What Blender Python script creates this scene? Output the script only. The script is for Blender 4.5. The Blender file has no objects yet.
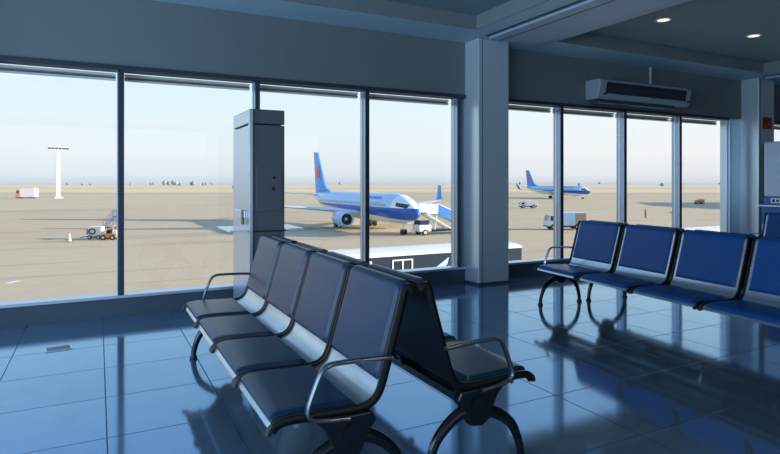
import bpy, bmesh, math, random
from mathutils import Vector, Matrix
random.seed(7)
PI = math.pi
SC = bpy.context.scene
COL = SC.collection
R = math.radians

# ------------------------------------------------------------------ camera, sky, sun, exposure
cd = bpy.data.cameras.new('camera'); cam = bpy.data.objects.new('camera', cd); COL.objects.link(cam)
F_PX = 565.0
cd.sensor_width = 36.0; cd.lens = F_PX / 780.0 * 36.0
cd.shift_y = -(227.0 - 182.1) / 780.0
cd.clip_start = 0.05; cd.clip_end = 8000
cam.location = (0, 0, 1.28); cam.rotation_euler = (R(90), 0, -0.477)
SC.camera = cam

SUN_DIR = Vector((0.88, -0.475, 0.225)).normalized()      # direction towards the sun
sd = bpy.data.lights.new('sun', 'SUN'); sd.energy = 10.0; sd.angle = R(0.6); sd.color = (1.0, 0.84, 0.62)
so = bpy.data.objects.new('sun', sd); COL.objects.link(so); so.location = (60, -40, 60)
so.rotation_euler = SUN_DIR.to_track_quat('Z', 'Y').to_euler()

W = bpy.data.worlds.new('sky'); SC.world = W; W.use_nodes = True
wn = W.node_tree; wn.nodes.clear()
def wnode(t, **k):
    n = wn.nodes.new(t)
    for a, b in k.items(): setattr(n, a, b)
    return n
tc = wnode('ShaderNodeTexCoord'); sx = wnode('ShaderNodeSeparateXYZ'); wn.links.new(tc.outputs['Generated'], sx.inputs[0])
rp = wnode('ShaderNodeValToRGB'); wn.links.new(sx.outputs['Z'], rp.inputs[0])
SKY = [(0.0, (.56, .65, .73)), (.012, (.70, .75, .79)), (.05, (.79, .83, .86)), (.11, (.76, .87, .91)), (.22, (.67, .87, .95)), (.45, (.36, .58, .92)), (1.0, (.16, .34, .80))]
cr = rp.color_ramp
while len(cr.elements) < len(SKY): cr.elements.new(0.5)
for e, (p, c) in zip(cr.elements, SKY): e.position = p; e.color = (*c, 1)
dt = wnode('ShaderNodeVectorMath', operation='DOT_PRODUCT'); wn.links.new(tc.outputs['Generated'], dt.inputs[0]); dt.inputs[1].default_value = (.888, -.459, 0)
mr = wnode('ShaderNodeMapRange'); wn.links.new(dt.outputs['Value'], mr.inputs[0])
mr.inputs[1].default_value = -.15; mr.inputs[2].default_value = .6; mr.inputs[3].default_value = 0; mr.inputs[4].default_value = 1
mx = wnode('ShaderNodeMix', data_type='RGBA'); wn.links.new(mr.outputs[0], mx.inputs[0]); wn.links.new(rp.outputs[0], mx.inputs[6])
mx2 = wnode('ShaderNodeMix', data_type='RGBA', blend_type='MULTIPLY'); mx2.inputs[0].default_value = 1
wn.links.new(rp.outputs[0], mx2.inputs[6]); mx2.inputs[7].default_value = (1.16, 1.07, 1.04, 1)
wn.links.new(mx2.outputs[2], mx.inputs[7])
bg = wnode('ShaderNodeBackground'); wn.links.new(mx.outputs[2], bg.inputs[0]); bg.inputs[1].default_value = 1.15
wo = wnode('ShaderNodeOutputWorld'); wn.links.new(bg.outputs[0], wo.inputs[0])

SC.view_settings.view_transform = 'Standard'; SC.view_settings.look = 'None'
SC.view_settings.gamma = 1.0; SC.view_settings.exposure = 0.0; SC.view_settings.use_curve_mapping = False
SC.cycles.use_denoising = True
SC.cycles.max_bounces = 10; SC.cycles.diffuse_bounces = 5; SC.cycles.glossy_bounces = 5
SC.cycles.transparent_max_bounces = 24; SC.cycles.sample_clamp_indirect = 6.0
# the windows let the sky in: portals in the three bays guide the sampling of the daylight
for x0, x1 in ((-1.2, 4.2), (4.6, 10.1), (10.5, 15.8)):
    ld = bpy.data.lights.new('daylight_portal', 'AREA'); ld.shape = 'RECTANGLE'; ld.size = x1 - x0; ld.size_y = 2.2
    ld.cycles.is_portal = True
    lo = bpy.data.objects.new('daylight_portal', ld); COL.objects.link(lo)
    lo.location = ((x0 + x1) / 2, 6.3, 1.28); lo.rotation_euler = (R(-90), 0, 0)

# added fill lamps: a cool one on the left, a neutral one behind the camera
def fill_light(name, loc, rot, sx_, sy_, e, c):
    ld = bpy.data.lights.new(name, 'AREA'); ld.shape = 'RECTANGLE'; ld.size = sx_; ld.size_y = sy_; ld.energy = e; ld.color = c
    lo = bpy.data.objects.new(name, ld); COL.objects.link(lo); lo.location = loc; lo.rotation_euler = rot
fill_light('left_fill', (-4.1, 1.0, 1.6), (0, R(-90), 0), 2.4, 8.5, 430, (.55, .76, 1.0))
fill_light('rear_fill', (1.5, -6.9, 1.7), (R(90), 0, 0), 11.0, 2.4, 75, (.88, .90, .86))

# ------------------------------------------------------------------ materials
def mat(name, color, rough=.5, metal=0., spec=.5, coat=0., emit=None, es=1., ior=1.5, tint=None):
    m = bpy.data.materials.new(name); m.use_nodes = True
    b = m.node_tree.nodes['Principled BSDF']
    b.inputs['Base Color'].default_value = (*color, 1); b.inputs['Roughness'].default_value = rough
    b.inputs['Metallic'].default_value = metal; b.inputs['Specular IOR Level'].default_value = spec
    b.inputs['Coat Weight'].default_value = coat; b.inputs['IOR'].default_value = ior
    if tint: b.inputs['Specular Tint'].default_value = (*tint, 1)
    if emit: b.inputs['Emission Color'].default_value = (*emit, 1); b.inputs['Emission Strength'].default_value = es
    return m
class NT:
    """tiny wrapper for node maths in object space"""
    def __init__(s, m): s.t = m.node_tree; s.b = s.t.nodes.get('Principled BSDF')
    def n(s, t, **k):
        q = s.t.nodes.new(t)
        for a, b in k.items(): setattr(q, a, b)
        return q
    def put(s, v, i):
        if isinstance(v, bpy.types.NodeSocket): s.t.links.new(v, i)
        else: i.default_value = v
    def m(s, op, a, b=0., c=0.):
        q = s.n('ShaderNodeMath', operation=op); s.put(a, q.inputs[0]); s.put(b, q.inputs[1]); s.put(c, q.inputs[2]); return q.outputs[0]
    def xyz(s, kind='Object'):
        c = s.n('ShaderNodeTexCoord'); p = s.n('ShaderNodeSeparateXYZ'); s.t.links.new(c.outputs[kind], p.inputs[0]); return c.outputs[kind], p.outputs[0], p.outputs[1], p.outputs[2]
    def mix(s, f, a, b):
        q = s.n('ShaderNodeMix', data_type='RGBA'); s.put(f, q.inputs[0])
        for v, i in ((a, 6), (b, 7)): s.put((*v, 1) if isinstance(v, tuple) and len(v) == 3 else v, q.inputs[i])
        return q.outputs[2]
    def noise(s, vec, scale, detail=3., rough=.5):
        q = s.n('ShaderNodeTexNoise'); s.t.links.new(vec, q.inputs['Vector']); q.inputs['Scale'].default_value = scale
        q.inputs['Detail'].default_value = detail; q.inputs['Roughness'].default_value = rough; return q.outputs['Fac']
    def ramp(s, f, stops, interp='LINEAR'):
        q = s.n('ShaderNodeValToRGB'); s.put(f, q.inputs[0]); r = q.color_ramp; r.interpolation = interp
        while len(r.elements) < len(stops): r.elements.new(.5)
        for e, (p, c) in zip(r.elements, stops): e.position = p; e.color = (*c, 1)
        return q.outputs[0]
    def bump(s, h, strength, dist=.01):
        q = s.n('ShaderNodeBump'); q.inputs['Strength'].default_value = strength; q.inputs['Distance'].default_value = dist
        s.put(h, q.inputs['Height']); s.t.links.new(q.outputs[0], s.b.inputs['Normal'])
    def color(s, c): s.put(c, s.b.inputs['Base Color'])

# polished granite tiles, 0.6 m
m_floor = mat('polished granite tiles', (.08, .18, .36), .075, .72, .5, tint=(.75, .88, 1.))
q = NT(m_floor); v, x, y, z = q.xyz()
TX, TY, TS = 0.04, 4.36, 0.6
def tile(c, o):
    a = q.m('DIVIDE', q.m('SUBTRACT', c, o), TS); fr = q.m('FRACT', a)
    return q.m('FLOOR', a), q.m('LESS_THAN', q.m('MINIMUM', fr, q.m('SUBTRACT', 1., fr)), .0055)
ax, jx = tile(x, TX); ay, jy = tile(y, TY)
cell = q.n('ShaderNodeCombineXYZ'); q.put(ax, cell.inputs[0]); q.put(ay, cell.inputs[1])
wnz = q.n('ShaderNodeTexWhiteNoise'); q.t.links.new(cell.outputs[0], wnz.inputs['Vector'])
cloud = q.noise(v, 5.0, 6., .65); grain = q.noise(v, 160., 2., .6)
k = q.m('ADD', q.m('MULTIPLY', wnz.outputs['Value'], .22), q.m('ADD', q.m('MULTIPLY', cloud, .55), q.m('MULTIPLY', grain, .35)))
base = q.mix(k, (.17, .30, .45), (.32, .48, .65))
joint = q.m('MAXIMUM', jx, jy)
q.color(q.mix(q.m('MULTIPLY', joint, .8), base, (.02, .04, .07)))
q.put(q.m('ADD', q.m('MULTIPLY', joint, .5), q.m('ADD', .05, q.m('MULTIPLY', cloud, .07))), q.b.inputs['Roughness'])
q.bump(q.m('SUBTRACT', q.m('MULTIPLY', q.noise(v, 2.2, 2.), .35), joint), .10, .004)

def plaster(name, c, rough=.7, amt=.06):
    m = mat(name, c, rough); q = NT(m); v, *_ = q.xyz()
    f = q.noise(v, 3., 4.); q.color(q.mix(f, tuple(a * (1 - amt) for a in c), tuple(min(1, a * (1 + amt)) for a in c)))
    q.bump(q.noise(v, 220., 2.), .05, .002); return m
m_wall = plaster('blue grey wall paint', (.155, .185, .197))
m_wall_far = plaster('dim back wall paint', (.16, .19, .22))
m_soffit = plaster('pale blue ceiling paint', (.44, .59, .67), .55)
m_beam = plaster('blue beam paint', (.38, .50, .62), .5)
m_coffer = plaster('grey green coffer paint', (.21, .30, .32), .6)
m_fascia = plaster('warm grey fascia paint', (.20, .24, .255), .6)
m_column = mat('aluminium composite cladding', (.62, .72, .80), .24, .36)
m_sill = mat('dark blue grey sill sheet', (.07, .10, .135), .35, .3)
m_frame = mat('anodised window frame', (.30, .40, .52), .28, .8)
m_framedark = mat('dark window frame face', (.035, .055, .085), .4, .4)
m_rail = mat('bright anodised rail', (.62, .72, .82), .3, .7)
m_slat = mat('white blind slats', (.92, .90, .86), .5)
m_slatd = mat('grey blind headrail', (.18, .18, .19), .5)
m_steel = mat('satin steel', (.50, .57, .64), .27, .9)
q = NT(m_steel); v, x, y, z = q.xyz(); q.put(q.m('ADD', .2, q.m('MULTIPLY', q.noise(v, 6., 2.), .10)), q.b.inputs['Roughness'])
m_dark = mat('black cast aluminium', (.03, .036, .044), .2, .75)
m_arm = mat('smoked steel arm', (.13, .155, .18), .3, .85)
m_rubber = mat('black rubber', (.012, .013, .015), .55)
def leather(name, c1, c2, sp=.28, ct=.04):
    m = mat(name, c1, .34, 0., sp, coat=ct); m.node_tree.nodes['Principled BSDF'].inputs['Coat Roughness'].default_value = .22
    q = NT(m); v, x, y, z = q.xyz(); f = q.noise(v, 9., 3.); q.color(q.mix(f, c1, c2))
    g = q.n('ShaderNodeTexVoronoi'); q.t.links.new(v, g.inputs['Vector']); g.inputs['Scale'].default_value = 420
    q.bump(q.m('ADD', g.outputs['Distance'], q.m('MULTIPLY', f, 3.)), .22, .0015)
    return m
m_blue_shaded = leather('blue vinyl shaded', (.003, .022, .062), (.005, .029, .080), .36, .10)  # same seat vinyl as below, with shade put into the colour
m_blue_lit = leather('blue vinyl lit', (.002, .052, .20), (.003, .064, .235))  # lit tone of the same seat vinyl
m_black = mat('black plastic', (.006, .007, .009), .3, 0., .35)
m_white = mat('white enamel', (.80, .82, .84), .35)
m_grey = mat('light grey enamel', (.32, .40, .47), .4)
m_kiosk = mat('graphite kiosk sheet', (.10, .125, .15), .42, .3)
m_kioskside = mat('brushed aluminium side', (.50, .60, .72), .28, .75)
m_bluepanel = mat('blue laminate', (.015, .13, .42), .35)
m_pale = mat('pale blue laminate', (.48, .60, .78), .45)
m_red = mat('red brown sign plate', (.25, .035, .015), .5)
m_lamp = mat('downlight lens', (1, .9, .75), .4, emit=(1., .80, .52), es=1.45)
m_grille = mat('dark grille', (.02, .03, .035), .5)
m_blueglass = mat('blue vehicle glass', (.02, .04, .07), .08, 0., .6)
m_orange = mat('orange paint', (.80, .28, .06), .5)
m_yellow = mat('yellow paint', (.75, .55, .10), .5)
m_sand = mat('beige paint', (.72, .60, .45), .6)
m_bluepaint = mat('blue vehicle paint', (.03, .20, .62), .35)
m_tree = mat('hazed far foliage', (.24, .29, .31), .9)  # distance haze is mixed into this foliage colour
m_skin = mat('skin', (.45, .28, .2), .6)
m_cloth = mat('dark work clothes', (.02, .025, .04), .8)
m_tan = mat('brown canvas', (.38, .30, .22), .8)

m_glass = bpy.data.materials.new('window glass'); m_glass.use_nodes = True
t = m_glass.node_tree; t.nodes.clear()
g1 = t.nodes.new('ShaderNodeBsdfTransparent'); g1.inputs[0].default_value = (.97, .985, .99, 1)
g2 = t.nodes.new('ShaderNodeBsdfGlossy'); g2.inputs['Roughness'].default_value = .01
lw = t.nodes.new('ShaderNodeLayerWeight'); lw.inputs[0].default_value = .5
pw = t.nodes.new('ShaderNodeMath'); pw.operation = 'POWER'; pw.inputs[1].default_value = 5; t.links.new(lw.outputs['Facing'], pw.inputs[0])
fr = t.nodes.new('ShaderNodeMath'); fr.operation = 'MULTIPLY_ADD'; fr.inputs[1].default_value = .8; fr.inputs[2].default_value = .03; t.links.new(pw.outputs[0], fr.inputs[0])
ms = t.nodes.new('ShaderNodeMixShader'); ot = t.nodes.new('ShaderNodeOutputMaterial')
t.links.new(fr.outputs[0], ms.inputs[0]); t.links.new(g1.outputs[0], ms.inputs[1]); t.links.new(g2.outputs[0], ms.inputs[2]); t.links.new(ms.outputs[0], ot.inputs[0])
m_shelfglass = mat('frosted shelf glass', (.72, .84, .90), .15)

# ------------------------------------------------------------------ mesh helpers
class MB:
    def __init__(s): s.v = []; s.f = []
    def add(s, vs, fs):
        o = len(s.v); s.v += [tuple(p) for p in vs]; s.f += [tuple(o + i for i in f) for f in fs]; return s
    def box(s, x0, x1, y0, y1, z0, z1, rot=None, c=None):
        vs = [Vector((x, y, z)) for z in (z0, z1) for y in (y0, y1) for x in (x0, x1)]
        if rot is not None:
            c = Vector(c) if c else Vector(((x0 + x1) / 2, (y0 + y1) / 2, (z0 + z1) / 2)); vs = [c + rot @ (p - c) for p in vs]
        return s.add(vs, [(0, 2, 3, 1), (4, 5, 7, 6), (0, 1, 5, 4), (2, 6, 7, 3), (0, 4, 6, 2), (1, 3, 7, 5)])
    def bar(s, a, b, w, h=None, up=(0, 0, 1)):
        a, b = Vector(a), Vector(b); h = h or w; d = (b - a).normalized(); u = Vector(up)
        if abs(d.dot(u)) > .98: u = Vector((1, 0, 0))
        sd_ = d.cross(u).normalized(); u = sd_.cross(d)
        vs = [p + sd_ * w / 2 * i + u * h / 2 * j for p in (a, b) for i, j in ((-1, -1), (1, -1), (1, 1), (-1, 1))]
        return s.add(vs, [(3, 2, 1, 0), (4, 5, 6, 7), (0, 1, 5, 4), (1, 2, 6, 5), (2, 3, 7, 6), (3, 0, 4, 7)])
    def tube(s, pts, rad, n=10, sx=1., sy=1., up=(0, 1, 0), cap=True):
        """swept ellipse: sx scales along the side vector, sy across; rad number or list"""
        pts = [Vector(p) for p in pts]; rs = rad if isinstance(rad, (list, tuple)) else [rad] * len(pts)
        vs = []; U = Vector(up)
        for i, p in enumerate(pts):
            d = (pts[min(i + 1, len(pts) - 1)] - pts[max(i - 1, 0)]).normalized()
            u = U - d * U.dot(d)
            if u.length < .05: u = Vector((1, 0, 0)) - d * d.x
            if u.length < .05: u = Vector((0, 0, 1)) - d * d.z
            u.normalize(); w = d.cross(u)
            for k in range(n):
                a = 2 * PI * (k + .5) / n; vs.append(p + u * math.cos(a) * rs[i] * sx + w * math.sin(a) * rs[i] * sy)
        fs = [(i * n + k, i * n + (k + 1) % n, (i + 1) * n + (k + 1) % n, (i + 1) * n + k) for i in range(len(pts) - 1) for k in range(n)]
        if cap: fs += [tuple(range(n - 1, -1, -1)), tuple((len(pts) - 1) * n + k for k in range(n))]
        return s.add(vs, fs)
    def cyl(s, a, b, r, r2=None, n=20): return s.tube([a, b], [r, r2 if r2 is not None else r], n)
    def prism(s, poly, axis, a, b):
        def P(p, t): return {'x': (t, p[0], p[1]), 'y': (p[0], t, p[1]), 'z': (p[0], p[1], t)}[axis]
        n = len(poly); vs = [P(p, a) for p in poly] + [P(p, b) for p in poly]
        return s.add(vs, [tuple(range(n)), tuple(range(2 * n - 1, n - 1, -1))] + [(i, i + n, (i + 1) % n + n, (i + 1) % n) for i in range(n)])
    def loft(s, rings, cap=True):
        n = len(rings[0]); vs = [p for r in rings for p in r]
        fs = [(i * n + k, i * n + (k + 1) % n, (i + 1) * n + (k + 1) % n, (i + 1) * n + k) for i in range(len(rings) - 1) for k in range(n)]
        if cap: fs += [tuple(range(n - 1, -1, -1)), tuple((len(rings) - 1) * n + k for k in range(n))]
        return s.add(vs, fs)
    def build(s, name, m, parent=None, smooth=False, bevel=0., seg=2, loc=None):
        me = bpy.data.meshes.new(name); me.from_pydata(s.v, [], s.f)
        bm = bmesh.new(); bm.from_mesh(me); bmesh.ops.recalc_face_normals(bm, faces=bm.faces); bm.to_mesh(me); bm.free()
        me.materials.append(m)
        o = bpy.data.objects.new(name, me); COL.objects.link(o)
        if parent: o.parent = parent
        if loc: o.location = loc
        if smooth:
            me.polygons.foreach_set('use_smooth', [True] * len(me.polygons))
            try: me.set_sharp_from_angle(angle=R(38))
            except Exception: pass
        if bevel:
            b = o.modifiers.new('bevel', 'BEVEL'); b.width = bevel; b.segments = seg; b.limit_method = 'ANGLE'; b.angle_limit = R(40)
        return o
def box(*a, **k): return MB().box(*a, **k)
def tag(o, label=None, cat=None, group=None, kind=None):
    for k, v in (('label', label), ('category', cat), ('group', group), ('kind', kind)):
        if v: o[k] = v
    return o
def empty(name, loc=(0, 0, 0), rz=0., **k):
    o = bpy.data.objects.new(name, None); COL.objects.link(o); o.location = loc; o.rotation_euler = (0, 0, rz); o.empty_display_size = .2
    return tag(o, **k)
def struct(o): o['kind'] = 'structure'; return o
def copy_tree(o, parent=None):
    c = o.copy(); COL.objects.link(c)
    if parent: c.parent = parent
    for ch in list(o.children): copy_tree(ch, c)
    return c
def smooth_path(pts, n=6):
    """Catmull-Rom through the points"""
    P = [Vector(p) for p in pts]; P = [P[0] * 2 - P[1]] + P + [P[-1] * 2 - P[-2]]; out = []
    for i in range(1, len(P) - 2):
        for k in range(n):
            t = k / n; a, b, c, d = P[i - 1:i + 3]
            out.append(.5 * ((2 * b) + (c - a) * t + (2 * a - 5 * b + 4 * c - d) * t * t + (3 * b - a - 3 * c + d) * t ** 3))
    out.append(P[-2]); return out

# ------------------------------------------------------------------ the room
XL, XR, YB, YW = -4.2, 16.6, -7.0, 5.99
ZC, ZT, ZS, ZK = 3.064, 2.35, 0.17, 3.225       # soffit, window head, sill, coffer
struct(box(XL, XR, YB, 6.3, -.30, 0).build('floor', m_floor))
bays = [(-1.094, 4.18), (4.66, 9.68), (10.53, 15.69)]
# window wall: head above, sill below, side piers
struct(box(XL, XR, YW, 6.30, ZT + .04, 3.5).build('wall_front', m_wall))
struct(box(XL, -1.094, YW, 6.30, 0, ZT + .04).build('wall_front_pier', m_wall))
struct(box(15.69, XR, YW, 6.30, 0, ZT + .04).build('wall_front_pier', m_wall))
struct(box(-1.094, 15.69, YW, 6.22, 0, ZS).build('trim_1', m_sill))
struct(box(XL - .2, XL, YB, 6.3, -.3, 3.5).build('wall_left', m_wall_far))
struct(box(XR, XR + .2, YB, 6.3, -.3, 3.5).build('wall_right', m_wall_far))
struct(box(XL - .2, XR + .2, YB - .2, YB, -.3, 3.5).build('wall_back', m_wall_far))
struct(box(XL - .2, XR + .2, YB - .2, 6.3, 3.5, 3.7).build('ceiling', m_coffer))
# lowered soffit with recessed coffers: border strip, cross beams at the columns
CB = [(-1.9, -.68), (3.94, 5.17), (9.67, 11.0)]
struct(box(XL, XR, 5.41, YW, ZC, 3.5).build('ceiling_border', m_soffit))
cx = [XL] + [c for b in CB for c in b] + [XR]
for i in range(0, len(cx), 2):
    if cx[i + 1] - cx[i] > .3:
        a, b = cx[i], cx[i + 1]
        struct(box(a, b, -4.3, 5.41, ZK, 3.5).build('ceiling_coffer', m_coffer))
        f = MB().box(a, b, 5.395, 5.41, ZC, ZK).box(a, a + .015, -4.3, 5.395, ZC, ZK).box(b - .015, b, -4.3, 5.395, ZC, ZK)
        struct(f.build('trim_2', m_fascia))
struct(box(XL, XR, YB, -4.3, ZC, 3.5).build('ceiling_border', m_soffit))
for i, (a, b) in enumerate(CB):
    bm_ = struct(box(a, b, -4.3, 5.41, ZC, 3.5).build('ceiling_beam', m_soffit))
    c = .5 * (a + b) + .05
    g = box(c - .36, c + .36, -4.3, 5.58, ZC - .035, ZC + .01).build('beam_casing', m_beam, bm_, bevel=.004)
    g2 = MB().box(c - .41, c - .36, -4.3, 5.58, ZC - .008, ZC + .01).box(c - .20, c - .185, -4.3, 5.58, ZC - .038, ZC - .03).build('shade_strip', m_black, bm_)  # black strips; the outer one colours in the shade of the casing side
# columns with clad shafts
for i, (a, b) in enumerate(((-1.66, -1.19), (4.18, 4.65), (10.05, 10.52))):
    c = struct(box(a, b, 5.70, 6.12, 0, ZC).build('column', m_column, bevel=.008))
    MB().box(a - .004, b + .004, 5.694, 6.1, 0, .03).build('skirting', m_sill, c)
    MB().box(a + .05, a + .056, 5.697, 5.70, .03, ZC).build('cladding_joint', m_black, c)

# windows: frame, mullions, panes, and the blind pulled up under the head
n = 0
for bi, (a, b) in enumerate(bays):
    mull = []
    x0 = {0: -1.094, 1: 4.525, 2: 10.41}[bi]
    for k in range(5): mull.append(x0 + k * 1.289 + (0 if bi == 0 and k < 2 else .025))
    fr_ = MB()
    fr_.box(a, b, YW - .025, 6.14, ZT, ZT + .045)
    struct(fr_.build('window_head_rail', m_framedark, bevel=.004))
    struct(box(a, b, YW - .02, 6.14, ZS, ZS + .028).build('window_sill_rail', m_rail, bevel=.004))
    for k in range(4):
        n += 1
        l, r_ = max(a, mull[k]), min(b, mull[k + 1])
        w = struct(empty('window_%d' % n, ((l + r_) / 2, 6.08, ZS)))
        cxm = (l + r_) / 2
        box(l - cxm, r_ - cxm, -.006, .006, .0, ZT - ZS).build('pane', m_glass, w)
        # post on the right of each pane
        if k < 3 or bi == 0:
            p = MB().box(r_ - cxm - .025, r_ - cxm + .025, -.085, .06, .02, ZT - ZS)
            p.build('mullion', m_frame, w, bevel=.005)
            box(r_ - cxm - .026, r_ - cxm + .026, -.095, -.084, .02, ZT - ZS).build('front_shade', m_framedark, w, bevel=.004)  # dark strip puts the shade of the mullion front into its colour
            MB().box(r_ - cxm - .032, r_ - cxm + .032, -.012, .012, .02, ZT - ZS).build('glazing_bead', m_rail, w)
        bl = empty('window_blind', (cxm, 6.20, ZT - .055))
        tag(bl, 'white window blind pulled up under the head of pane %s' % ('of the bay',)[0], 'blind', 'raised blinds under the window head')
        hw = (r_ - l) / 2 - .04
        box(-hw, hw, -.03, .03, .030, .053).build('headrail', m_slat, bl)
        s_ = MB()
        for j in range(2): s_.box(-hw, hw, -.025, .025, .004 + j * .010, .011 + j * .010)
        s_.build('slats', m_slatd, bl)
        box(-hw, hw, -.026, .026, -.012, .001).build('bottom_rail', m_slat, bl)
        bl['label'] = 'raised white blind at the top of a tall window pane'
# pale jamb linings beside the second column
struct(box(9.68, 10.05, YW + .03, 6.14, ZS, ZT).build('trim_3', m_column, bevel=.004))
struct(box(9.70, 9.76, YW - .01, YW + .03, ZS, ZT).build('trim_4', m_frame, bevel=.004))
struct(box(4.10, 4.18, 6.09, 6.14, ZS, ZT).build('trim_5', m_column, bevel=.004))
struct(box(10.41, 10.53, YW + .01, 6.14, ZS, ZT).build('trim_6', m_frame, bevel=.004))

# ------------------------------------------------------------------ ceiling downlights
DL = [(6.02, 4.51), (7.74, 4.45), (6.0, 2.2), (7.74, 2.2), (.6, 1.9), (2.3, 1.9), (12.6, 4.45), (14.3, 4.45)]
DLL = ['lit round ceiling downlight nearest the clad column', 'lit round ceiling downlight above the wall unit, nearer the second column']
for i, (x, y) in enumerate(DL):
    d = empty('ceiling_downlight', (x, y, ZK), label=DLL[i] if i < 2 else 'lit round downlight in the ceiling outside the picture', cat='ceiling light', group='recessed ceiling downlights')
    ring = MB().loft([[(math.cos(a) * r, math.sin(a) * r, z) for a in [2 * PI * k / 24 for k in range(24)]] for r, z in ((.095, 0.), (.092, -.008), (.07, -.006), (.065, .0))], cap=False)
    ring.build('trim_ring', m_white, d, smooth=True)
    MB().cyl((0, 0, -.004), (0, 0, .0), .066, n=24).build('lens', m_lamp, d)
    ld = bpy.data.lights.new('downlight', 'SPOT'); ld.energy = 22; ld.color = (1, .8, .58); ld.spot_size = R(95); ld.spot_blend = .8; ld.shadow_soft_size = .05
    lo = bpy.data.objects.new('downlight_lamp', ld); COL.objects.link(lo); lo.parent = d; lo.location = (0, 0, -.03)

# ------------------------------------------------------------------ seating
def bench(name, L, pads, arms_near, arms_far, rz, loc, label, group, nseat=4):
    """front faces local -x, seats run along local y; u is the distance in front of the back-to-back axis"""
    root = empty(name, loc, rz, label=label, cat='bench', group=group)
    P = lambda u, y, z: (-u, y, z); inset = .030 if pads is m_blue_lit else .024
    prof = smooth_path([(.014, 0, .828), (.017, 0, .843), (.028, 0, .851), (.046, 0, .842), (.064, 0, .775), (.100, 0, .65), (.138, 0, .52), (.160, 0, .455), (.188, 0, .417), (.235, 0, .398), (.32, 0, .397), (.45, 0, .402), (.545, 0, .403), (.583, 0, .393), (.600, 0, .372)], 4)
    prof = [(p.x, p.z) for p in prof]
    def normal(i):
        a, b = prof[max(i - 1, 0)], prof[min(i + 1, len(prof) - 1)]
        d = Vector((b[0] - a[0], b[1] - a[1])).normalized(); return Vector((-d.y, d.x)) * -1 if False else Vector((-d[1], d[0]))
    # forward/up side of the sheet
    N = []
    for i in range(len(prof)):
        nn = normal(i)
        if nn.x < 0 and nn.y < 0 or (nn.dot(Vector((.6, .8))) < 0): nn = -nn
        N.append(nn)
    arc = [0.]
    for i in range(1, len(prof)): arc.append(arc[-1] + math.dist(prof[i], prof[i - 1]))
    def sheet(y0, y1, th, i0=0, i1=None, off=0., pillow=0., edge=.02, ny=2):
        i1 = len(prof) if i1 is None else i1
        ys = [y0 + (y1 - y0) * k / (ny - 1) for k in range(ny)]
        S0, S1 = arc[i0], arc[i1 - 1]
        mb = MB(); top = []; bot = []
        for i in range(i0, i1):
            for yy in ys:
                e = min(yy - y0, y1 - yy); s_ = min(arc[i] - S0, S1 - arc[i])
                k = 1.
                if pillow:
                    f1 = min(1, max(0, e / edge)); f2 = min(1, max(0, s_ / edge))
                    k = math.sqrt(max(0, 1 - (1 - f1) ** 2)) * math.sqrt(max(0, 1 - (1 - f2) ** 2)); k = .25 + .75 * k
                h = off + th * k
                top.append(P(prof[i][0] + N[i].x * h, yy, prof[i][1] + N[i].y * h)); bot.append(P(prof[i][0] + N[i].x * off, yy, prof[i][1] + N[i].y * off))
        m_ = i1 - i0; nt = len(top); fs = []
        for i in range(m_ - 1):
            for k in range(ny - 1):
                a = i * ny + k; fs += [(a, a + 1, a + ny + 1, a + ny), (nt + a, nt + a + ny, nt + a + ny + 1, nt + a + 1)]
            a = i * ny; b = i * ny + ny - 1
            fs += [(a, a + ny, nt + a + ny, nt + a), (b, nt + b, nt + b + ny, b + ny)]
        for k in range(ny - 1):
            a = k; b = (m_ - 1) * ny + k
            fs += [(a, nt + a, nt + a + 1, a + 1), (b, b + 1, nt + b + 1, nt + b)]
        return mb.add(top + bot, fs)
    ysmp = [0, .004, .009, .015, .022]
    def pad(y0, y1, th, i0, i1):
        return sheet(y0, y1, th, i0, i1, off=.004, pillow=1., edge=.018, ny=41)
    pitch = L / nseat
    idx = lambda u, z: min(range(len(prof)), key=lambda i: math.dist(prof[i], (u, z)))
    iback0, iback1 = idx(.044, .842), idx(.148, .49); iseat0, iseat1 = idx(.25, .398), idx(.592, .385)
    for s_ in range(nseat):
        y0 = -L / 2 + s_ * pitch + inset; y1 = y0 + pitch - 2 * inset
        seat = sheet(y0, y1, .004).build('seat_shell', m_steel, root, smooth=True)
        mg = .026 if pads is m_blue_lit else .018
        sheet(y0 - .004, y1 + .004, -.010, 3, len(prof) - 3, off=-.001).build('back_cover', m_black, seat, smooth=True)
        pad(y0 + mg, y1 - mg, .020, 1, iback1 + 1).build('back_pad', pads, seat, smooth=True)
        pad(y0 + mg, y1 - mg, .022, iseat0, iseat1).build('seat_pad', pads, seat, smooth=True)
        for yy in (y0 - .009, y1 + .009):
            rail = MB().tube([P(prof[i][0] - N[i].x * .002, yy, prof[i][1] - N[i].y * .002) for i in range(1, len(prof))], .0150, 8, sx=.75, sy=1.25)
            rail.build('side_rail', m_black, seat, smooth=True)
            MB().tube([P(.592, yy, .392), P(.608, yy, .378), P(.612, yy, .362)], .0125, 8).build('rail_end_cap', m_rubber, seat, smooth=True)
        # bracket from the shell down to the beam
    br = MB()
    for s_ in range(1, nseat):
        yy = -L / 2 + s_ * pitch
        br = MB().prism([(-.20, .385), (-.40, .385), (-.33, .335), (-.22, .335)], 'y', yy - .02, yy + .02)
        br.build('beam_bracket', m_dark, root, bevel=.004)
    MB().box(-.315, -.235, -L / 2 + .03, L / 2 - .03, .30, .345).build('beam', m_dark, root, bevel=.008)
    MB().tube([P(.50, -L / 2 + .03, .372), P(.50, L / 2 - .03, .372)], .012, 10, up=(0, 0, 1)).build('front_rail', m_steel, root, smooth=True)
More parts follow.
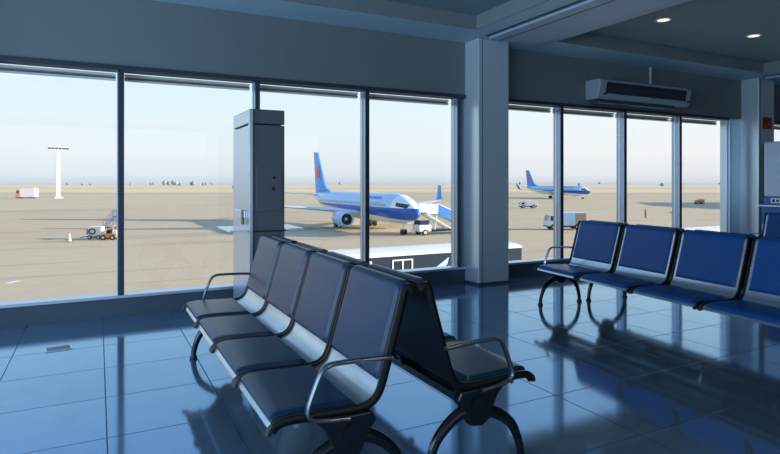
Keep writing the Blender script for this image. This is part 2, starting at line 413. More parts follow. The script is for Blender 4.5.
    # end supports
    for sgn, arm in ((-1, arms_near), (1, arms_far)):
        yy = sgn * (L / 2 - .02)
        hub = MB().prism([(-.20, .385), (-.44, .385), (-.40, .345), (-.375, .30), (-.36, .245), (-.31, .218), (-.25, .225), (-.215, .30), (-.18, .345)], 'y', yy - .026, yy + .026)
        hub = hub.build('support_hub', m_dark, root, bevel=.010, seg=3)
        MB().cyl(P(.285, yy - .034, .312), P(.285, yy + .034, .312), .040, n=20).build('hub_cap', m_dark, hub, smooth=True)
        for tx, pts in ((1, [(.29, .275), (.35, .272), (.42, .240), (.485, .188), (.522, .120), (.540, .055), (.543, .022)]), (0, [(.29, .275), (.24, .286), (.19, .274), (.125, .230), (.080, .175), (.055, .10), (.046, .045), (.045, .022)])):
            pth = smooth_path([P(u, yy, z) for u, z in pts], 5); nn = len(pth)
            rad = [.033 - .014 * min(1, i / (nn * .7)) for i in range(nn)]
            lg = MB().tube(pth, rad, 12, sx=.85, sy=1.).build('leg', m_dark, root, smooth=True)
            u = pts[-1][0]
            MB().loft([[P(u + math.cos(a) * r, yy + math.sin(a) * r, z) for a in [2 * PI * k / 16 for k in range(16)]] for r, z in ((.026, 0.), (.027, .012), (.020, .022), (.014, .045))]).build('foot', m_rubber, lg, smooth=True)
        if arm:
            ya = sgn * (L / 2 + .008)
            pth = smooth_path([P(.30, ya, .375), P(.40, ya, .385), P(.452, ya, .40), P(.468, ya, .43), P(.445, ya, .50), P(.415, ya, .565), P(.385, ya, .588), P(.33, ya, .592), P(.20, ya, .588), P(.115, ya, .582)], 6)
            MB().tube(pth, .0115, 10, sx=1.35, sy=.8).build('armrest', m_arm if pads is m_blue_shaded else m_steel, root, smooth=True)
    return root
BZ = 'back to back waiting benches'
LA = 2.30
bench('airport_bench', LA, m_blue_shaded, True, True, 0, (1.157, 3.155, 0), 'nearest four-seat bench, blue pads in a shaded tone facing the left side of the picture', BZ)
bench('airport_bench', LA, m_blue_shaded, True, True, PI, (1.178, 3.155, 0), 'dark four-seat bench facing right, back to back with the nearest bench', BZ)
LR = 2.60; RR = -R(6.1)
bench('airport_bench', LR, m_blue_lit, True, True, RR, (4.49, 3.17, 0), 'blue four-seat bench on the right, pads in a lit tone, seat fronts facing left', BZ)
bench('airport_bench', LR, m_blue_lit, True, True, RR + PI, (4.525, 3.166, 0), 'bench facing away behind the blue bench, only its legs showing', BZ)
bench('airport_bench', LA, m_blue_lit, True, True, 0, (8.08, 3.33, 0), 'far blue bench by the kiosk at the right edge of the picture', 'far waiting benches')

# ------------------------------------------------------------------ charging pillar by the window
kp = empty('charging_pillar', (1.192, 4.98, 0), label='tall slim dark grey charging pillar with side shelves standing before the window', cat='kiosk')
Wd, Dp, Hh = .312, .69, 1.928
box(0, Wd, .012, Dp, 0.04, 1.79).build('cabinet', m_kiosk, kp, bevel=.006)
box(0, Wd, .012, Dp, 1.80, Hh).build('top_cap', m_kiosk, kp, bevel=.006)
box(.02, Wd - .02, .03, Dp - .02, 0, .04).build('plinth', m_black, kp)
box(-.006, 0, .03, Dp - .01, .06, 1.785).build('side_panel', m_kioskside, kp, bevel=.002)
box(-.006, 0, .03, Dp - .01, 1.805, Hh - .01).build('side_panel', m_kioskside, kp, bevel=.002)
box(-.012, .022, -.004, .03, .05, Hh - .005).build('corner_strip', m_kioskside, kp, bevel=.004)
dr = box(.05, Wd - .025, .004, .014, 1.02, 1.42).build('access_door', m_kiosk, kp, bevel=.003)
MB().cyl((Wd - .10, .005, 1.32), (Wd - .10, -.004, 1.32), .012).build('lock', m_black, dr)
MB().prism([(Wd - .125, 1.21), (Wd - .085, 1.21), (Wd - .105, 1.25)], 'y', .003, .005).build('warning_mark', m_black, dr)
h = box(-.035, -.004, .10, .50, .955, 1.03).build('card_slot', m_rail, kp, bevel=.008)
box(-.037, -.030, .11, .20, .90, 1.03).build('slot_mouth', m_black, h)
for a, b in ((-.19, 0), (Wd, Wd + .17)):
    box(a, b, -.03, .50, .848, .862).build('side_shelf', m_shelfglass, kp, bevel=.004)
box(-.012, Wd + .012, -.002, .05, .838, .848).build('shelf_bracket', m_black, kp)

# ------------------------------------------------------------------ wall unit above the windows
ac = empty('air_curtain', (6.29, YW, 2.47), label='long grey wall-mounted air unit with dark grille above the windows', cat='air conditioner')
AW = 2.0
MB().prism([(0, 0), (0, .28), (-.25, .28), (-.28, .24), (-.24, .03), (-.20, 0)], 'x', 0, AW).build('housing', m_grey, ac, bevel=.012, seg=3)
g = MB().prism([(-.262, .256), (-.288, .225), (-.262, .075), (-.24, .08)], 'x', .13, AW - .13).build('grille', m_grille, ac)
gl = MB()
for k in range(9):
    zz = .09 + k * .0165; yy = -.2655 - .0017 * k * .95
    gl.box(.14, AW - .14, yy - .006, yy, zz, zz + .005)
gl.build('grille_bars', m_sill, g)
box(AW / 2 - .04, AW / 2 + .06, -.272, -.255, .05, .066).build('maker_badge', m_rail, ac)
box(.06, AW - .28, -.20, -.02, -.055, -.01).build('air_outlet', m_sill, ac, bevel=.008)
MB().cyl((1.36, -.03, .28), (1.36, -.03, ZC - 2.47), .025).build('supply_pipe', m_grey, ac, smooth=True)
for xx in (.10, AW - .07): MB().cyl((xx, -.26, .065), (xx, -.275, .065), .014).build('screw_cap', m_black, ac)

# ------------------------------------------------------------------ right edge: sign, kiosk
sg = empty('wall_sign', (10.165, 5.693, 2.20), label='small square red brown sign on the second column', cat='sign')
box(0, .25, -.008, 0, 0, .20).build('sign_plate', m_red, sg)
MB().cyl((.07, -.0085, .04), (.07, -.0095, .04), .012).box(.15, .17, -.0095, -.008, .07, .09).build('sign_mark', m_white, sg)
ki = empty('service_kiosk', (9.30, 4.30, 0), label='tall white and blue service kiosk in front of the second column', cat='kiosk')
box(0, .62, 0, .90, 1.05, 1.91).build('screen_panel', m_pale, ki, bevel=.03, seg=3)
box(.02, .60, .87, .93, .03, 1.88).build('side_post', m_black, ki)
box(.005, .62, .01, .90, .93, 1.045).build('sign_band', m_bluepanel, ki)
lb = box(-.004, .006, .56, .79, .955, 1.03).build('band_label', m_white, ki)
mk = MB()
for a in (.60, .67, .73): mk.box(-.007, -.003, a, a + .035, .97, 1.015)
mk.build('label_marks', m_black, lb)
box(-.10, .62, -.05, .95, .90, .925).build('counter_top', m_rail, ki, bevel=.005)
box(-.01, .62, .02, .92, .04, .90).build('base_cabinet', m_bluepanel, ki, bevel=.006)
box(-.03, -.005, .70, .90, .35, .62).build('paper_tray', m_white, ki)
box(.02, .60, .05, .88, 0, .04).build('kick_plate', m_black, ki)

# floor box
fb = empty('floor_box', (-.27, 5.02, 0), .12, label='small steel floor box lid set in the tiles near the window', cat='floor outlet')
box(-.09, .09, -.065, .065, 0, .006).build('frame', m_rail, fb)
box(-.078, .078, -.052, .052, .006, .0075).build('lid', m_sill, fb)

# ------------------------------------------------------------------ outside: apron and fields
GZ = -5.6
m_ground = mat('apron and dry fields', (.3, .28, .24), .85, 0., .2)
q = NT(m_ground); v, x, y, z = q.xyz()
dep = q.m('ADD', q.m('MULTIPLY', x, .4591), q.m('MULTIPLY', y, .8884))
lat = q.m('SUBTRACT', q.m('MULTIPLY', x, .8884), q.m('MULTIPLY', y, .4591))
n1 = q.noise(v, .035, 5., .6); n2 = q.noise(v, .4, 4., .6)
wob = q.m('MULTIPLY', q.m('SUBTRACT', q.noise(v, .006, 3.), .5), 60.)
dw = q.m('ADD', dep, wob)
conc = q.mix(q.m('ADD', q.m('MULTIPLY', n1, .7), q.m('MULTIPLY', n2, .3)), (.50, .395, .255), (.62, .505, .335))
# slab joints every 7.5 m, tar streaks
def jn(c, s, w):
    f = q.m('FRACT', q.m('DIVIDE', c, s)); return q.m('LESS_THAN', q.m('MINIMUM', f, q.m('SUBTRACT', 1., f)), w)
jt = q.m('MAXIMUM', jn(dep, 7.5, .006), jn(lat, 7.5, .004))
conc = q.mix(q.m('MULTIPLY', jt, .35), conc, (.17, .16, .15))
streak = q.n('ShaderNodeTexNoise'); mp = q.n('ShaderNodeMapping'); mp.inputs['Scale'].default_value = (.02, .25, 1); mp.inputs['Rotation'].default_value = (0, 0, .477)
q.t.links.new(v, mp.inputs['Vector']); q.t.links.new(mp.outputs[0], streak.inputs['Vector']); streak.inputs['Scale'].default_value = 1.; streak.inputs['Detail'].default_value = 4
conc = q.mix(q.m('MULTIPLY', q.m('GREATER_THAN', streak.outputs['Fac'], .60), .25), conc, (.22, .20, .18))
grass = q.ramp(q.m('DIVIDE', dw, 1400.), [(.0, (.62, .46, .26)), (.20, (.66, .49, .27)), (.25, (.45, .41, .34)), (.28, (.78, .58, .31)), (.36, (.82, .62, .36)), (.44, (.60, .52, .40)), (.55, (.80, .62, .38)), (1., (.66, .58, .46))])
gm = q.m('GREATER_THAN', dw, 285.)
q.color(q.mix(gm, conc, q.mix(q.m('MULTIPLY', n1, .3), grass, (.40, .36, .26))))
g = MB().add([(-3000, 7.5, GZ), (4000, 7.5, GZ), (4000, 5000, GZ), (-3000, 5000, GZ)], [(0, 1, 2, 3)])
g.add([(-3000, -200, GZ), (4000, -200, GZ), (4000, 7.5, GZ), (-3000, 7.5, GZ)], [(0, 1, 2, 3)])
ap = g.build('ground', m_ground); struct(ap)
struct(box(XL - .2, XR + .2, YB - .2, 6.28, GZ, -.3).build('wall_outside_lower', m_wall))
# worn paint marks on the apron
pm = MB().box(-.5, .5, -.18, .18, 0, .004).build('painted_ground_mark', m_white, loc=(-5.2, 46.5, GZ + .002)); pm.rotation_euler = (0, 0, .9)
tag(pm, 'short white paint stroke on the apron at the far left', 'road marking')

# far tree clumps on the horizon
def blob(mb, c, r, rz, n=10, m_=6):
    rings = []
    for i in range(m_ + 1):
        a = PI * i / m_; rings.append([(c[0] + math.cos(2 * PI * k / n) * (math.sin(a) * r + .02) * random.uniform(.85, 1.15), c[1] + math.sin(2 * PI * k / n) * (math.sin(a) * r + .02), c[2] - math.cos(a) * rz * random.uniform(.92, 1.08)) for k in range(n)])
    mb.loft(rings)
CW, SW = .8884, .4591
def wp(px, d): k = (px - 390) / F_PX; return (d * (SW + k * CW), d * (CW - k * SW))
TR = [(68, 1200, 5), (82, 1250, 4), (90, 1230, 4), (130, 1150, 4), (152, 1100, 5), (164, 900, 8), (172, 880, 9), (178, 910, 6), (192, 900, 7), (204, 905, 5), (212, 1300, 5), (340, 1400, 6), (520, 1500, 6), (662, 860, 5), (600, 1500, 6), (720, 1400, 5)]
for i, (px, d, r) in enumerate(TR):
    r = r * .62
    x, y = wp(px, d); t_ = empty('distant_tree', (x, y, GZ), label='far grey green tree clump on the horizon of the airfield', cat='tree', group='tree clumps on the horizon')
    mb = MB()
    for k in range(4): blob(mb, (random.uniform(-r, r), random.uniform(-r, r) * .5, r * 1.1 + random.uniform(-1, 1)), r * random.uniform(.5, .8), r * random.uniform(.5, .75))
    mb.build('crown', m_tree, t_, smooth=True)
    MB().cyl((0, 0, 0), (0, 0, r), .5, .3, 8).build('trunk', m_tan, t_)

# ------------------------------------------------------------------ airliner
def hull_mat():
    m = mat('airliner livery', (.8, .85, .9), .28, 0., .5, coat=.3); q = NT(m); v, x, y, z = q.xyz()
    # y runs from the nose (0) to the tail (38); z is the height above the ground
    up = q.mix(q.m('LESS_THAN', y, 4.2), (.42, .66, .90), (.84, .88, .92))
    top_ = q.m('SUBTRACT', 3.55, q.m('MULTIPLY', y, .004)); bot_ = q.m('ADD', 1.95, q.m('MULTIPLY', y, .040))
    stripe = q.m('MULTIPLY', q.m('LESS_THAN', z, top_), q.m('GREATER_THAN', z, bot_))
    c = q.mix(q.m('LESS_THAN', z, top_), up, (.80, .83, .86)); c = q.mix(stripe, c, (.012, .10, .46))
    fy = q.m('FRACT', q.m('DIVIDE', y, .55))
    win = q.m('MULTIPLY', q.m('LESS_THAN', q.m('ABSOLUTE', q.m('SUBTRACT', z, 3.82)), .17), q.m('LESS_THAN', fy, .42))
    win = q.m('MULTIPLY', win, q.m('MULTIPLY', q.m('GREATER_THAN', y, 5.5), q.m('LESS_THAN', y, 31.)))
    ck = q.m('MULTIPLY', q.m('LESS_THAN', q.m('ABSOLUTE', q.m('SUBTRACT', z, q.m('ADD', 3.62, q.m('MULTIPLY', y, .12)))), .24), q.m('MULTIPLY', q.m('GREATER_THAN', y, 1.3), q.m('LESS_THAN', y, 3.3)))
    c = q.mix(q.m('MAXIMUM', win, ck), c, (.02, .03, .05)); q.color(c); return m
m_hull = hull_mat()
m_wing = mat('pale wing paint', (.62, .70, .78), .35, .2)
m_finblue = mat('bright blue fin paint', (.05, .33, .80), .35)
m_emblem = mat('red flower emblem', (.75, .16, .10), .5)
m_engine = mat('pale blue nacelle paint', (.45, .66, .88), .3)
def airliner(loc, label):
    root = empty('airliner', loc, 0, label=label, cat='airplane', group='blue and white airliners on the apron')
    st = [(0, .04, 2.85), (.25, .40, 2.88), (.8, .78, 2.95), (1.6, 1.15, 3.08), (2.6, 1.48, 3.22), (4, 1.76, 3.32), (5.5, 1.88, 3.36), (8, 1.9, 3.36), (14, 1.9, 3.36), (20, 1.9, 3.36), (25, 1.9, 3.36), (28, 1.78, 3.46), (31, 1.45, 3.74), (34, .98, 4.10), (36.5, .55, 4.42), (38, .22, 4.62)]
    hull = MB().loft([[(math.cos(a) * r, L_, zc + math.sin(a) * r * 1.06) for a in [2 * PI * k / 32 for k in range(32)]] for L_, r, zc in st])
    hull = hull.build('fuselage', m_hull, root, smooth=True)
    def foil(c0, ch, z, w, th, vert=False):
        pts = []
        for f, t_ in ((0, 0), (.03, .35), (.12, .75), (.3, 1.), (.55, .85), (.8, .4), (1, .03)): pts.append((f, t_))
        ring = [(f, t_) for f, t_ in pts] + [(f, -t_ * .6) for f, t_ in reversed(pts[1:-1])]
        return [((w, c0 + ch * f, z + t_ * th)) for f, t_ in ring] if not vert else [((w + t_ * th, c0 + ch * f, z)) for f, t_ in ring]
    for s in (-1, 1):
        wg = MB().loft([foil(13.2, 7.6, 2.35, s * 1.2, .45), foil(15.4, 5.2, 2.75, s * 5.2, .32), foil(21.0, 1.9, 3.75, s * 16.9, .12)]).build('wing', m_wing, root, smooth=True)
        MB().loft([foil(21.1, 1.8, 3.75, s * 16.85, .10, False), foil(21.7, 1.6, 4.1, s * 17.3, .10, True), foil(23.0, .9, 6.35, s * 17.95, .06, True)]).build('winglet', m_finblue, wg, smooth=True)
        rings = [[(s * 4.9 + math.cos(a) * r, L_, 1.72 + math.sin(a) * r * .96) for a in [2 * PI * k / 24 for k in range(24)]] for L_, r in ((11.2, .80), (11.0, .95), (11.15, 1.06), (12.3, 1.12), (13.8, 1.02), (15.2, .72))]
        en = MB().loft(rings, cap=False).build('engine', m_engine, root, smooth=True)
        MB().cyl((s * 4.9, 11.5, 1.72), (s * 4.9, 11.52, 1.72), .86, n=24).build('fan_disc', m_black, en)
        MB().cyl((s * 4.9, 11.5, 1.72), (s * 4.9, 11.2, 1.72), .25, .05, n=16).build('spinner', m_wing, en, smooth=True)
        MB().cyl((s * 4.9, 15.0, 1.72), (s * 4.9, 16.3, 1.72), .60, .25, n=16).build('exhaust', m_dark, en, smooth=True)
        MB().prism([(12.2, 2.6), (16.2, 2.6), (16.5, 2.95), (13.4, 2.9)], 'x', s * 4.9 - .12, s * 4.9 + .12).build('pylon', m_wing, en)
        MB().loft([foil(33.6, 3.4, 4.55, s * .5, .16), foil(37.0, 1.4, 5.15, s * 7.1, .06)]).build('tailplane', m_wing, root, smooth=True)
        gr = MB().tube([(s * 2.85, 19.2, 2.4), (s * 2.85, 19.3, .55)], .13, 10).build('main_gear', m_wing, root)
        for o_ in (-.42, .42): MB().cyl((s * 2.85 + o_ - .18, 19.3, .56), (s * 2.85 + o_ + .18, 19.3, .56), .56, n=20).build('wheel', m_rubber, gr, smooth=True)
    fin = [(29.3, 5.18), (31.6, 5.75), (32.6, 6.4), (36.2, 12.3), (38.3, 12.4), (37.2, 4.9), (34.0, 4.75)]
    fn = MB()
    n_ = len(fin); th = [.12, .16, .16, .07, .05, .06, .16]
    vs = [(t_, p[0], p[1]) for p, t_ in zip(fin, th)] + [(-t_, p[0], p[1]) for p, t_ in zip(fin, th)]
    fn.add(vs, [tuple(range(n_)), tuple(range(2 * n_ - 1, n_ - 1, -1))] + [(i, i + n_, (i + 1) % n_ + n_, (i + 1) % n_) for i in range(n_)])
    fo = fn.build('tail_fin', m_finblue, root)
    em = MB()
    for sgn in (-1, 1):
        for k in range(5):
            a = PI / 2 + 2 * PI * k / 5; c = (35.8 + math.cos(a) * .62, 8.6 + math.sin(a) * .62)
            em.prism([(c[0] + math.cos(b) * .5, c[1] + math.sin(b) * .5) for b in [2 * PI * j / 10 for j in range(10)]], 'x', sgn * .13, sgn * (.165 + .002 * k))
    em.build('flower_emblem', m_emblem, fo)
    ng = MB().tube([(0, 3.9, 1.9), (0, 3.8, .4)], .09, 10).build('nose_gear', m_wing, root)
    for o_ in (-.24, .24): MB().cyl((o_ - .1, 3.8, .36), (o_ + .1, 3.8, .36), .36, n=18).build('wheel', m_rubber, ng, smooth=True)
    # airline name on the side towards the terminal
    cu = bpy.data.curves.new('lettering', 'FONT'); cu.body = '中国南方航空'; cu.size = 1.15; cu.extrude = .01
    ob = bpy.data.objects.new('lettering_curve', cu); COL.objects.link(ob)
    bpy.context.view_layer.update()
    me = bpy.data.meshes.new_from_object(ob.evaluated_get(bpy.context.evaluated_depsgraph_get())); bpy.data.objects.remove(ob)
    me.materials.clear(); me.materials.append(mat('red blue lettering', (.04, .12, .5), .5))
    lt = bpy.data.objects.new('airline_lettering', me); COL.objects.link(lt); lt.parent = hull
    lt.matrix_local = Matrix.Translation((-1.75, 14.3, 4.12)) @ Matrix.Rotation(R(-90), 4, 'Z') @ Matrix.Rotation(R(62), 4, 'X')
    return root
a1 = airliner((35.5, 61.0, GZ), 'nearer blue and white airliner parked nose towards the terminal beside passenger stairs')
a2 = copy_tree(a1); a2.location = (175.6, 164.8, GZ); a2['label'] = 'farther blue and white airliner on the apron, seen to the right of the clad column'

# ------------------------------------------------------------------ ground vehicles
def wheels(root, pts, r=.42, w=.28):
    for x, y in pts:
        wh = MB().cyl((x, y - w / 2, r), (x, y + w / 2, r), r, n=18).build('wheel', m_rubber, root, smooth=True)
        MB().cyl((x, y - w / 2 - .01, r), (x, y + w / 2 + .01, r), r * .5, n=12).build('hubcap', m_wing, wh)
def apron_bus(loc, rz, label):
    root = empty('apron_bus', loc, rz, label=label, cat='bus', group='apron buses below the windows')
    Lb, Wb, Hb = 12.6, 3.0, 3.05
    box(0, Lb, 0, Wb, .35, 1.25).build('lower_body', m_bluepaint, root, bevel=.06)
    box(.03, Lb - .03, .03, Wb - .03, 1.25, 2.8).build('window_band', m_blueglass, root)
    MB().prism([(0, 2.78), (.04, 2.90), (.35, 3.0), (1.5, 3.07), (2.65, 3.0), (2.96, 2.90), (3.0, 2.78)], 'x', .25, Lb).build('roof', m_white, root, bevel=.05)
    MB().loft([[(.25, y_, z_) for y_, z_ in ((.03, 2.5), (.35, 2.98), (1.5, 3.05), (2.65, 2.98), (2.97, 2.5))], [(-.12, y_, z_) for y_, z_ in ((.25, 2.40), (.5, 2.68), (1.5, 2.72), (2.5, 2.68), (2.75, 2.40))]]).build('roof_nose', m_white, root, smooth=True)
    MB().add([(-.13, .15, 1.2), (-.13, Wb - .15, 1.2), (-.10, Wb - .2, 2.45), (-.10, .2, 2.45), (.05, .15, 1.2), (.05, Wb - .15, 1.2), (.05, Wb - .2, 2.45), (.05, .2, 2.45)], [(0, 1, 2, 3), (4, 7, 6, 5), (0, 4, 5, 1), (3, 2, 6, 7), (0, 3, 7, 4), (1, 5, 6, 2)]).build('windscreen', m_blueglass, root)
    for xa in (.9, 3.45, 7.6, 10.2):
        for y_ in (-.02, Wb - .02):
            d = MB().box(xa, xa + 1.3, y_, y_ + .04, .45, .52).box(xa, xa + 1.3, y_, y_ + .04, 2.53, 2.60)
            for o_ in (0, .62, 1.22): d.box(xa + o_, xa + o_ + .08, y_, y_ + .04, .45, 2.6)
            d.build('door_frame', m_white, root)
    MB().prism([(5.6, 1.6), (7.15, 2.55), (7.05, 2.15), (6.3, 1.6)], 'y', -.01, .02).build('side_graphic', m_engine, root)
    wheels(root, [(2.6, .1), (2.6, Wb - .1), (9.9, .1), (9.9, Wb - .1)], .5, .3)
    return root
b1 = apron_bus((10.9, 27.5, GZ), 0, 'white-roofed apron bus just below the window left of the column')
b2 = copy_tree(b1); b2.location = (40.0, 28.6, GZ); b2['label'] = 'white-roofed apron bus below the windows behind the blue bench'

def stairs():
    root = empty('passenger_stairs', (38.2, 62.6, GZ), 0, label='blue and white mobile passenger stairs at the nose of the nearer airliner', cat='airstairs')
    # platform at the door, flight descends away from the aircraft
    box(-.5, 1.2, 0, 1.9, 2.75, 2.92).build('platform', m_white, root, bevel=.02)
    box(-.5, 1.2, -.05, .0, 2.92, 3.95).build('platform_panel', m_white, root)
    box(-.5, 1.2, 1.9, 1.95, 2.92, 3.95).build('platform_panel', m_white, root)
    for y_ in (-.06, 1.90):
        MB().prism([(1.2, 2.75), (1.2, 3.95), (7.8, 1.35), (7.8, .25)], 'y', y_, y_ + .06).build('side_panel', m_bluepaint, root)
        MB().bar((1.2, y_ + .03, 4.05), (7.8, y_ + .03, 1.42), .08).build('handrail', m_white, root)
    st = MB()
    for k in range(15): st.box(1.2 + k * .43, 1.65 + k * .43, 0, 1.9, 2.65 - k * .165, 2.75 - k * .165)
    st.build('steps', m_wing, root)
    MB().bar((-.4, .1, 2.75), (3.4, .1, .7), .14).bar((-.4, 1.8, 2.75), (3.4, 1.8, .7), .14).bar((.8, .1, .7), (1.1, .1, 2.75), .1).bar((.8, 1.8, .7), (1.1, 1.8, 2.75), .1).build('support_frame', m_wing, root)
    box(-1.2, 7.4, .15, 1.75, .45, .72).build('chassis', m_black, root)
    box(-1.6, .2, .0, 1.9, .5, 1.35).build('cab', m_white, root, bevel=.08)
    box(-1.4, -.1, .1, 1.8, 1.35, 1.95).build('cab_glass', m_blueglass, root, bevel=.05)
    wheels(root, [(-.7, .1), (-.7, 1.8), (5.6, .1), (5.6, 1.8)], .40, .25)
stairs()
def truck(name, loc, rz, label, L_, W_, H_, cab_m, body_m, cat='truck', cover=None):
    root = empty(name, loc, rz, label=label, cat=cat)
    box(0, L_, .1, W_ - .1, .4, .62).build('chassis', m_black, root)
    cabl = min(1.6, L_ * .32)
    cb = MB().prism([(0, .55), (0, H_ * .5), (cabl * .25, H_ * .86), (cabl, H_ * .86), (cabl, .55)], 'y', 0, W_).build('cab', cab_m, root, bevel=.05)
    MB().prism([(cabl * .02 - .02, H_ * .53), (cabl * .22 - .02, H_ * .82), (cabl * .3, H_ * .82), (cabl * .1, H_ * .53)], 'y', .12, W_ - .12).build('windscreen', m_blueglass, cb)
    MB().box(cabl * .3, cabl * .85, -.012, 0, H_ * .53, H_ * .8).build('side_window', m_blueglass, cb)
    box(cabl + .08, L_, 0, W_, .62, H_).build('body', body_m, root, bevel=.05)
    if cover: box(L_ * .72, L_ + .02, -.02, W_ + .02, .7, H_ * .97).build('rear_cover', cover, root, bevel=.03)
    wheels(root, [(cabl * .6, .08), (cabl * .6, W_ - .08), (L_ * .78, .08), (L_ * .78, W_ - .08)], .44, .28)
    return root
truck('service_truck', (57.2, 61.6, GZ), -.477, 'white service truck with brown rear cover seen just right of the clad column', 5.6, 2.2, 2.5, m_wing, m_engine, cover=m_tan)
truck('service_van', (98.8, 116.6, GZ), -.477, 'small white van crossing the apron below the farther airliner', 4.6, 1.9, 1.9, m_white, m_white, 'van')
truck('fuel_truck', (-30.5, 279.6, GZ), -.35, 'distant white and orange truck far out on the left of the apron', 7.5, 3.0, 4.2, m_orange, m_white)
truck('airfield_truck', (*wp(697, 176), GZ), -.477, 'tiny beige truck far away beyond the right windows', 2.4, 1.6, 1.5, m_sand, m_orange)

# ground power unit, cart, ladder, cone on the left
def gpu():
    x, y = wp(86, 68); root = empty('ground_power_unit', (x, y, GZ), -.477, label='white wheeled ground power unit on the left part of the apron', cat='generator cart')
    box(.2, 1.75, 0, 1.0, .35, 1.5).build('cabinet', m_white, root, bevel=.06)
    box(.0, .25, .1, .9, .5, 1.2).build('end_panel', m_bluepaint, root)
    MB().tube([(.75 + .38 * math.cos(a), -.05, .95 + .30 * math.sin(a)) for a in [2 * PI * k / 16 for k in range(17)]], .07, 8).build('hose_reel', m_black, root)
    MB().bar((.1, .5, .3), (-1.0, .5, .18), .08).build('tow_bar', m_black, root)
    wheels(root, [(.45, .0), (.45, 1.0), (1.5, 0), (1.5, 1.0)], .25, .16)
gpu()
def loader():
    x, y = wp(100, 67); root = empty('baggage_tractor', (x, y, GZ), -.477, label='orange and white baggage tractor beside the left window post', cat='tractor')
    box(0, 1.9, 0, 1.1, .3, .75).build('body', m_orange, root, bevel=.05)
    box(0, .6, .05, 1.05, .75, 1.05).build('bonnet', m_sand, root, bevel=.05)
    box(.75, 1.15, .15, .95, .75, 1.2).build('driver_seat', m_black, root, bevel=.04)
    MB().bar((.65, .1, .75), (.7, .1, 1.7), .06).bar((1.5, .1, .75), (1.5, .1, 1.7), .06).bar((.65, 1., .75), (.7, 1., 1.7), .06).bar((1.5, 1., .75), (1.5, 1., 1.7), .06).build('roll_frame', m_sand, root)
    box(.5, 1.65, 0, 1.1, 1.68, 1.76).build('canopy', m_orange, root, bevel=.03)
    box(1.35, 1.9, .1, 1.0, .75, 1.15).build('rear_box', m_white, root, bevel=.03)
    wheels(root, [(.4, .0), (.4, 1.1), (1.5, 0), (1.5, 1.1)], .3, .2)
loader()
def ladder():
    x, y = wp(103, 83); root = empty('maintenance_steps', (x, y, GZ), -.477, label='blue wheeled maintenance steps behind the baggage tractor', cat='steps')
    for y_ in (0, .9):
        MB().bar((0, y_, .2), (1.5, y_, 1.9), .07).bar((0, y_, 1.1), (1.5, y_, 2.75), .05).bar((1.5, y_, .2), (1.5, y_, 2.75), .07).bar((2.3, y_, .2), (2.3, y_, 2.75), .07).bar((1.5, y_, 2.75), (2.3, y_, 2.75), .05).bar((0, y_, .2), (2.3, y_, .2), .07).bar((0, y_, .2), (0, y_, 1.1), .05).build('side_frame', m_bluepaint, root)
    s_ = MB()
    for k in range(7): s_.box(.05 + k * .21, .27 + k * .21, 0, .9, .3 + k * .235, .34 + k * .235)
    s_.build('treads', m_bluepaint, root)
    box(1.5, 2.3, 0, .9, 1.85, 1.92).build('platform', m_bluepaint, root)
    wheels(root, [(.3, 0), (.3, .9), (2.1, 0), (2.1, .9)], .15, .1)
ladder()
def cone(px, d, label, s=1.):
    x, y = wp(px, d); root = empty('traffic_cone', (x, y, GZ), label=label, cat='traffic cone')
    box(-.3 * s, .3 * s, -.3 * s, .3 * s, 0, .07 * s).build('base', m_black, root)
    MB().cyl((0, 0, .07 * s), (0, 0, .95 * s), .22 * s, .06 * s, 16).build('cone_body', m_sand, root, smooth=True)
    MB().cyl((0, 0, .45 * s), (0, 0, .62 * s), .155 * s, .125 * s, 16).build('reflective_band', m_white, root, smooth=True)
cone(69.5, 65, 'pale cone on the apron left of the white power unit')
cone(671, 126, 'far orange cone on the apron beyond the right windows', 1.2)

def mast():
    x, y = wp(58, 243); root = empty('floodlight_mast', (x, y, GZ), .3, label='tall white lattice floodlight mast on the left of the airfield', cat='light mast')
    H = 20.5; mb = MB()
    cr_ = [(-1, -1), (1, -1), (1, 1), (-1, 1)]
    f = lambda z: .62 - .2 * z / H
    for sx_, sy_ in cr_: mb.bar((sx_ * f(0), sy_ * f(0), 0), (sx_ * f(H), sy_ * f(H), H), .22)
    z = 0
    while z < H - 1.5:
        for i in range(4):
            a, b = cr_[i], cr_[(i + 1) % 4]; z2 = z + 1.7
            mb.bar((a[0] * f(z), a[1] * f(z), z), (b[0] * f(z2), b[1] * f(z2), z2), .11).bar((a[0] * f(z2), a[1] * f(z2), z2), (b[0] * f(z2), b[1] * f(z2), z2), .11)
        z += 1.7
    mb.build('lattice_tower', m_white, root)
    box(-3.7, 3.7, -1, 1, H, H + .25).build('lamp_platform', m_wing, root)
    for k in range(6):
        box(-3.9 + k * 1.35, -2.9 + k * 1.35, -1.3, -.7, H + .4, H + 1.2).build('floodlight', m_grille, root)
    MB().bar((-4, -1, H + 1.3), (4, -1, H + 1.3), .15).bar((-4, -1, H), (-4, -1, H + 1.3), .12).bar((4, -1, H), (4, -1, H + 1.3), .12).build('railing', m_wing, root)
    box(-1.6, 1.6, -1.6, 1.6, 0, .5).build('footing', m_wing, root)
mast()

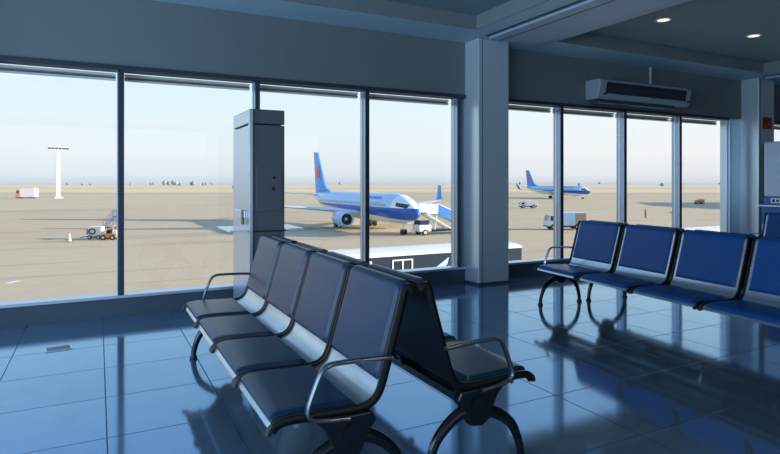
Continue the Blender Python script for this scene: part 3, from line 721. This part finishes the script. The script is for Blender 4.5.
# ground worker on the apron
def worker():
    x, y = wp(645.5, 107); root = empty('person', (x, y, GZ), .4, label='person in dark clothes walking on the open apron beyond the blue bench', cat='person')
    V = [(0, 0, .95), (0, .01, 1.15), (0, 0, 1.38), (0, 0, 1.50), (0, .01, 1.60), (0, .0, 1.70),
         (.19, 0, 1.42), (.25, .05, 1.14), (.24, -.08, .90), (-.19, 0, 1.42), (-.25, -.05, 1.14), (-.24, -.12, .92),
         (.09, 0, .92), (.10, -.10, .50), (.10, .12, .09), (.10, .0, .04), (-.09, 0, .92), (-.10, .05, .50), (-.10, -.22, .09), (-.10, -.34, .04)]
    Eg = [(0, 1), (1, 2), (2, 3), (3, 4), (4, 5), (2, 6), (6, 7), (7, 8), (2, 9), (9, 10), (10, 11), (0, 12), (12, 13), (13, 14), (14, 15), (0, 16), (16, 17), (17, 18), (18, 19)]
    rad = [.15, .14, .15, .06, .10, .085, .07, .05, .035, .07, .05, .035, .10, .07, .05, .04, .10, .07, .05, .04]
    me = bpy.data.meshes.new('body'); me.from_pydata(V, Eg, []); me.materials.append(m_cloth)
    o = bpy.data.objects.new('body', me); COL.objects.link(o); o.parent = root
    sk = o.modifiers.new('skin', 'SKIN'); o.modifiers.new('sub', 'SUBSURF').render_levels = 2
    for i, r_ in enumerate(rad): me.skin_vertices[0].data[i].radius = (r_, r_ * .8)
    me.skin_vertices[0].data[0].use_root = True
    mb = MB(); blob(mb, (0, -.0, 1.66), .10, .125, 12, 8); mb.build('head', m_skin, root, smooth=True)
    mb = MB(); blob(mb, (0, .02, 1.71), .108, .10, 12, 8); mb.build('hair', m_black, root, smooth=True)
worker()

# unseen low building added to throw the long shadow across the apron
def shadow_caster():
    d, l = 172, 120
    x, y = d * SW + l * CW, d * CW - l * SW
    root = empty('shadow_caster', (x, y, GZ), -.477, label='unseen low building added behind the second column to cast the long shadow', cat='building')
    box(0, 50, -33, 18, 0, 8.2).build('walls', m_wing, root)
    MB().prism([(-34, 8.2), (-8, 9.8), (19, 8.2)], 'x', -.5, 50.5).build('roof', m_grey, root)
    box(4, 30, -33.1, -33, 0, 6.5).build('sliding_door', m_bluepaint, root)
shadow_caster()
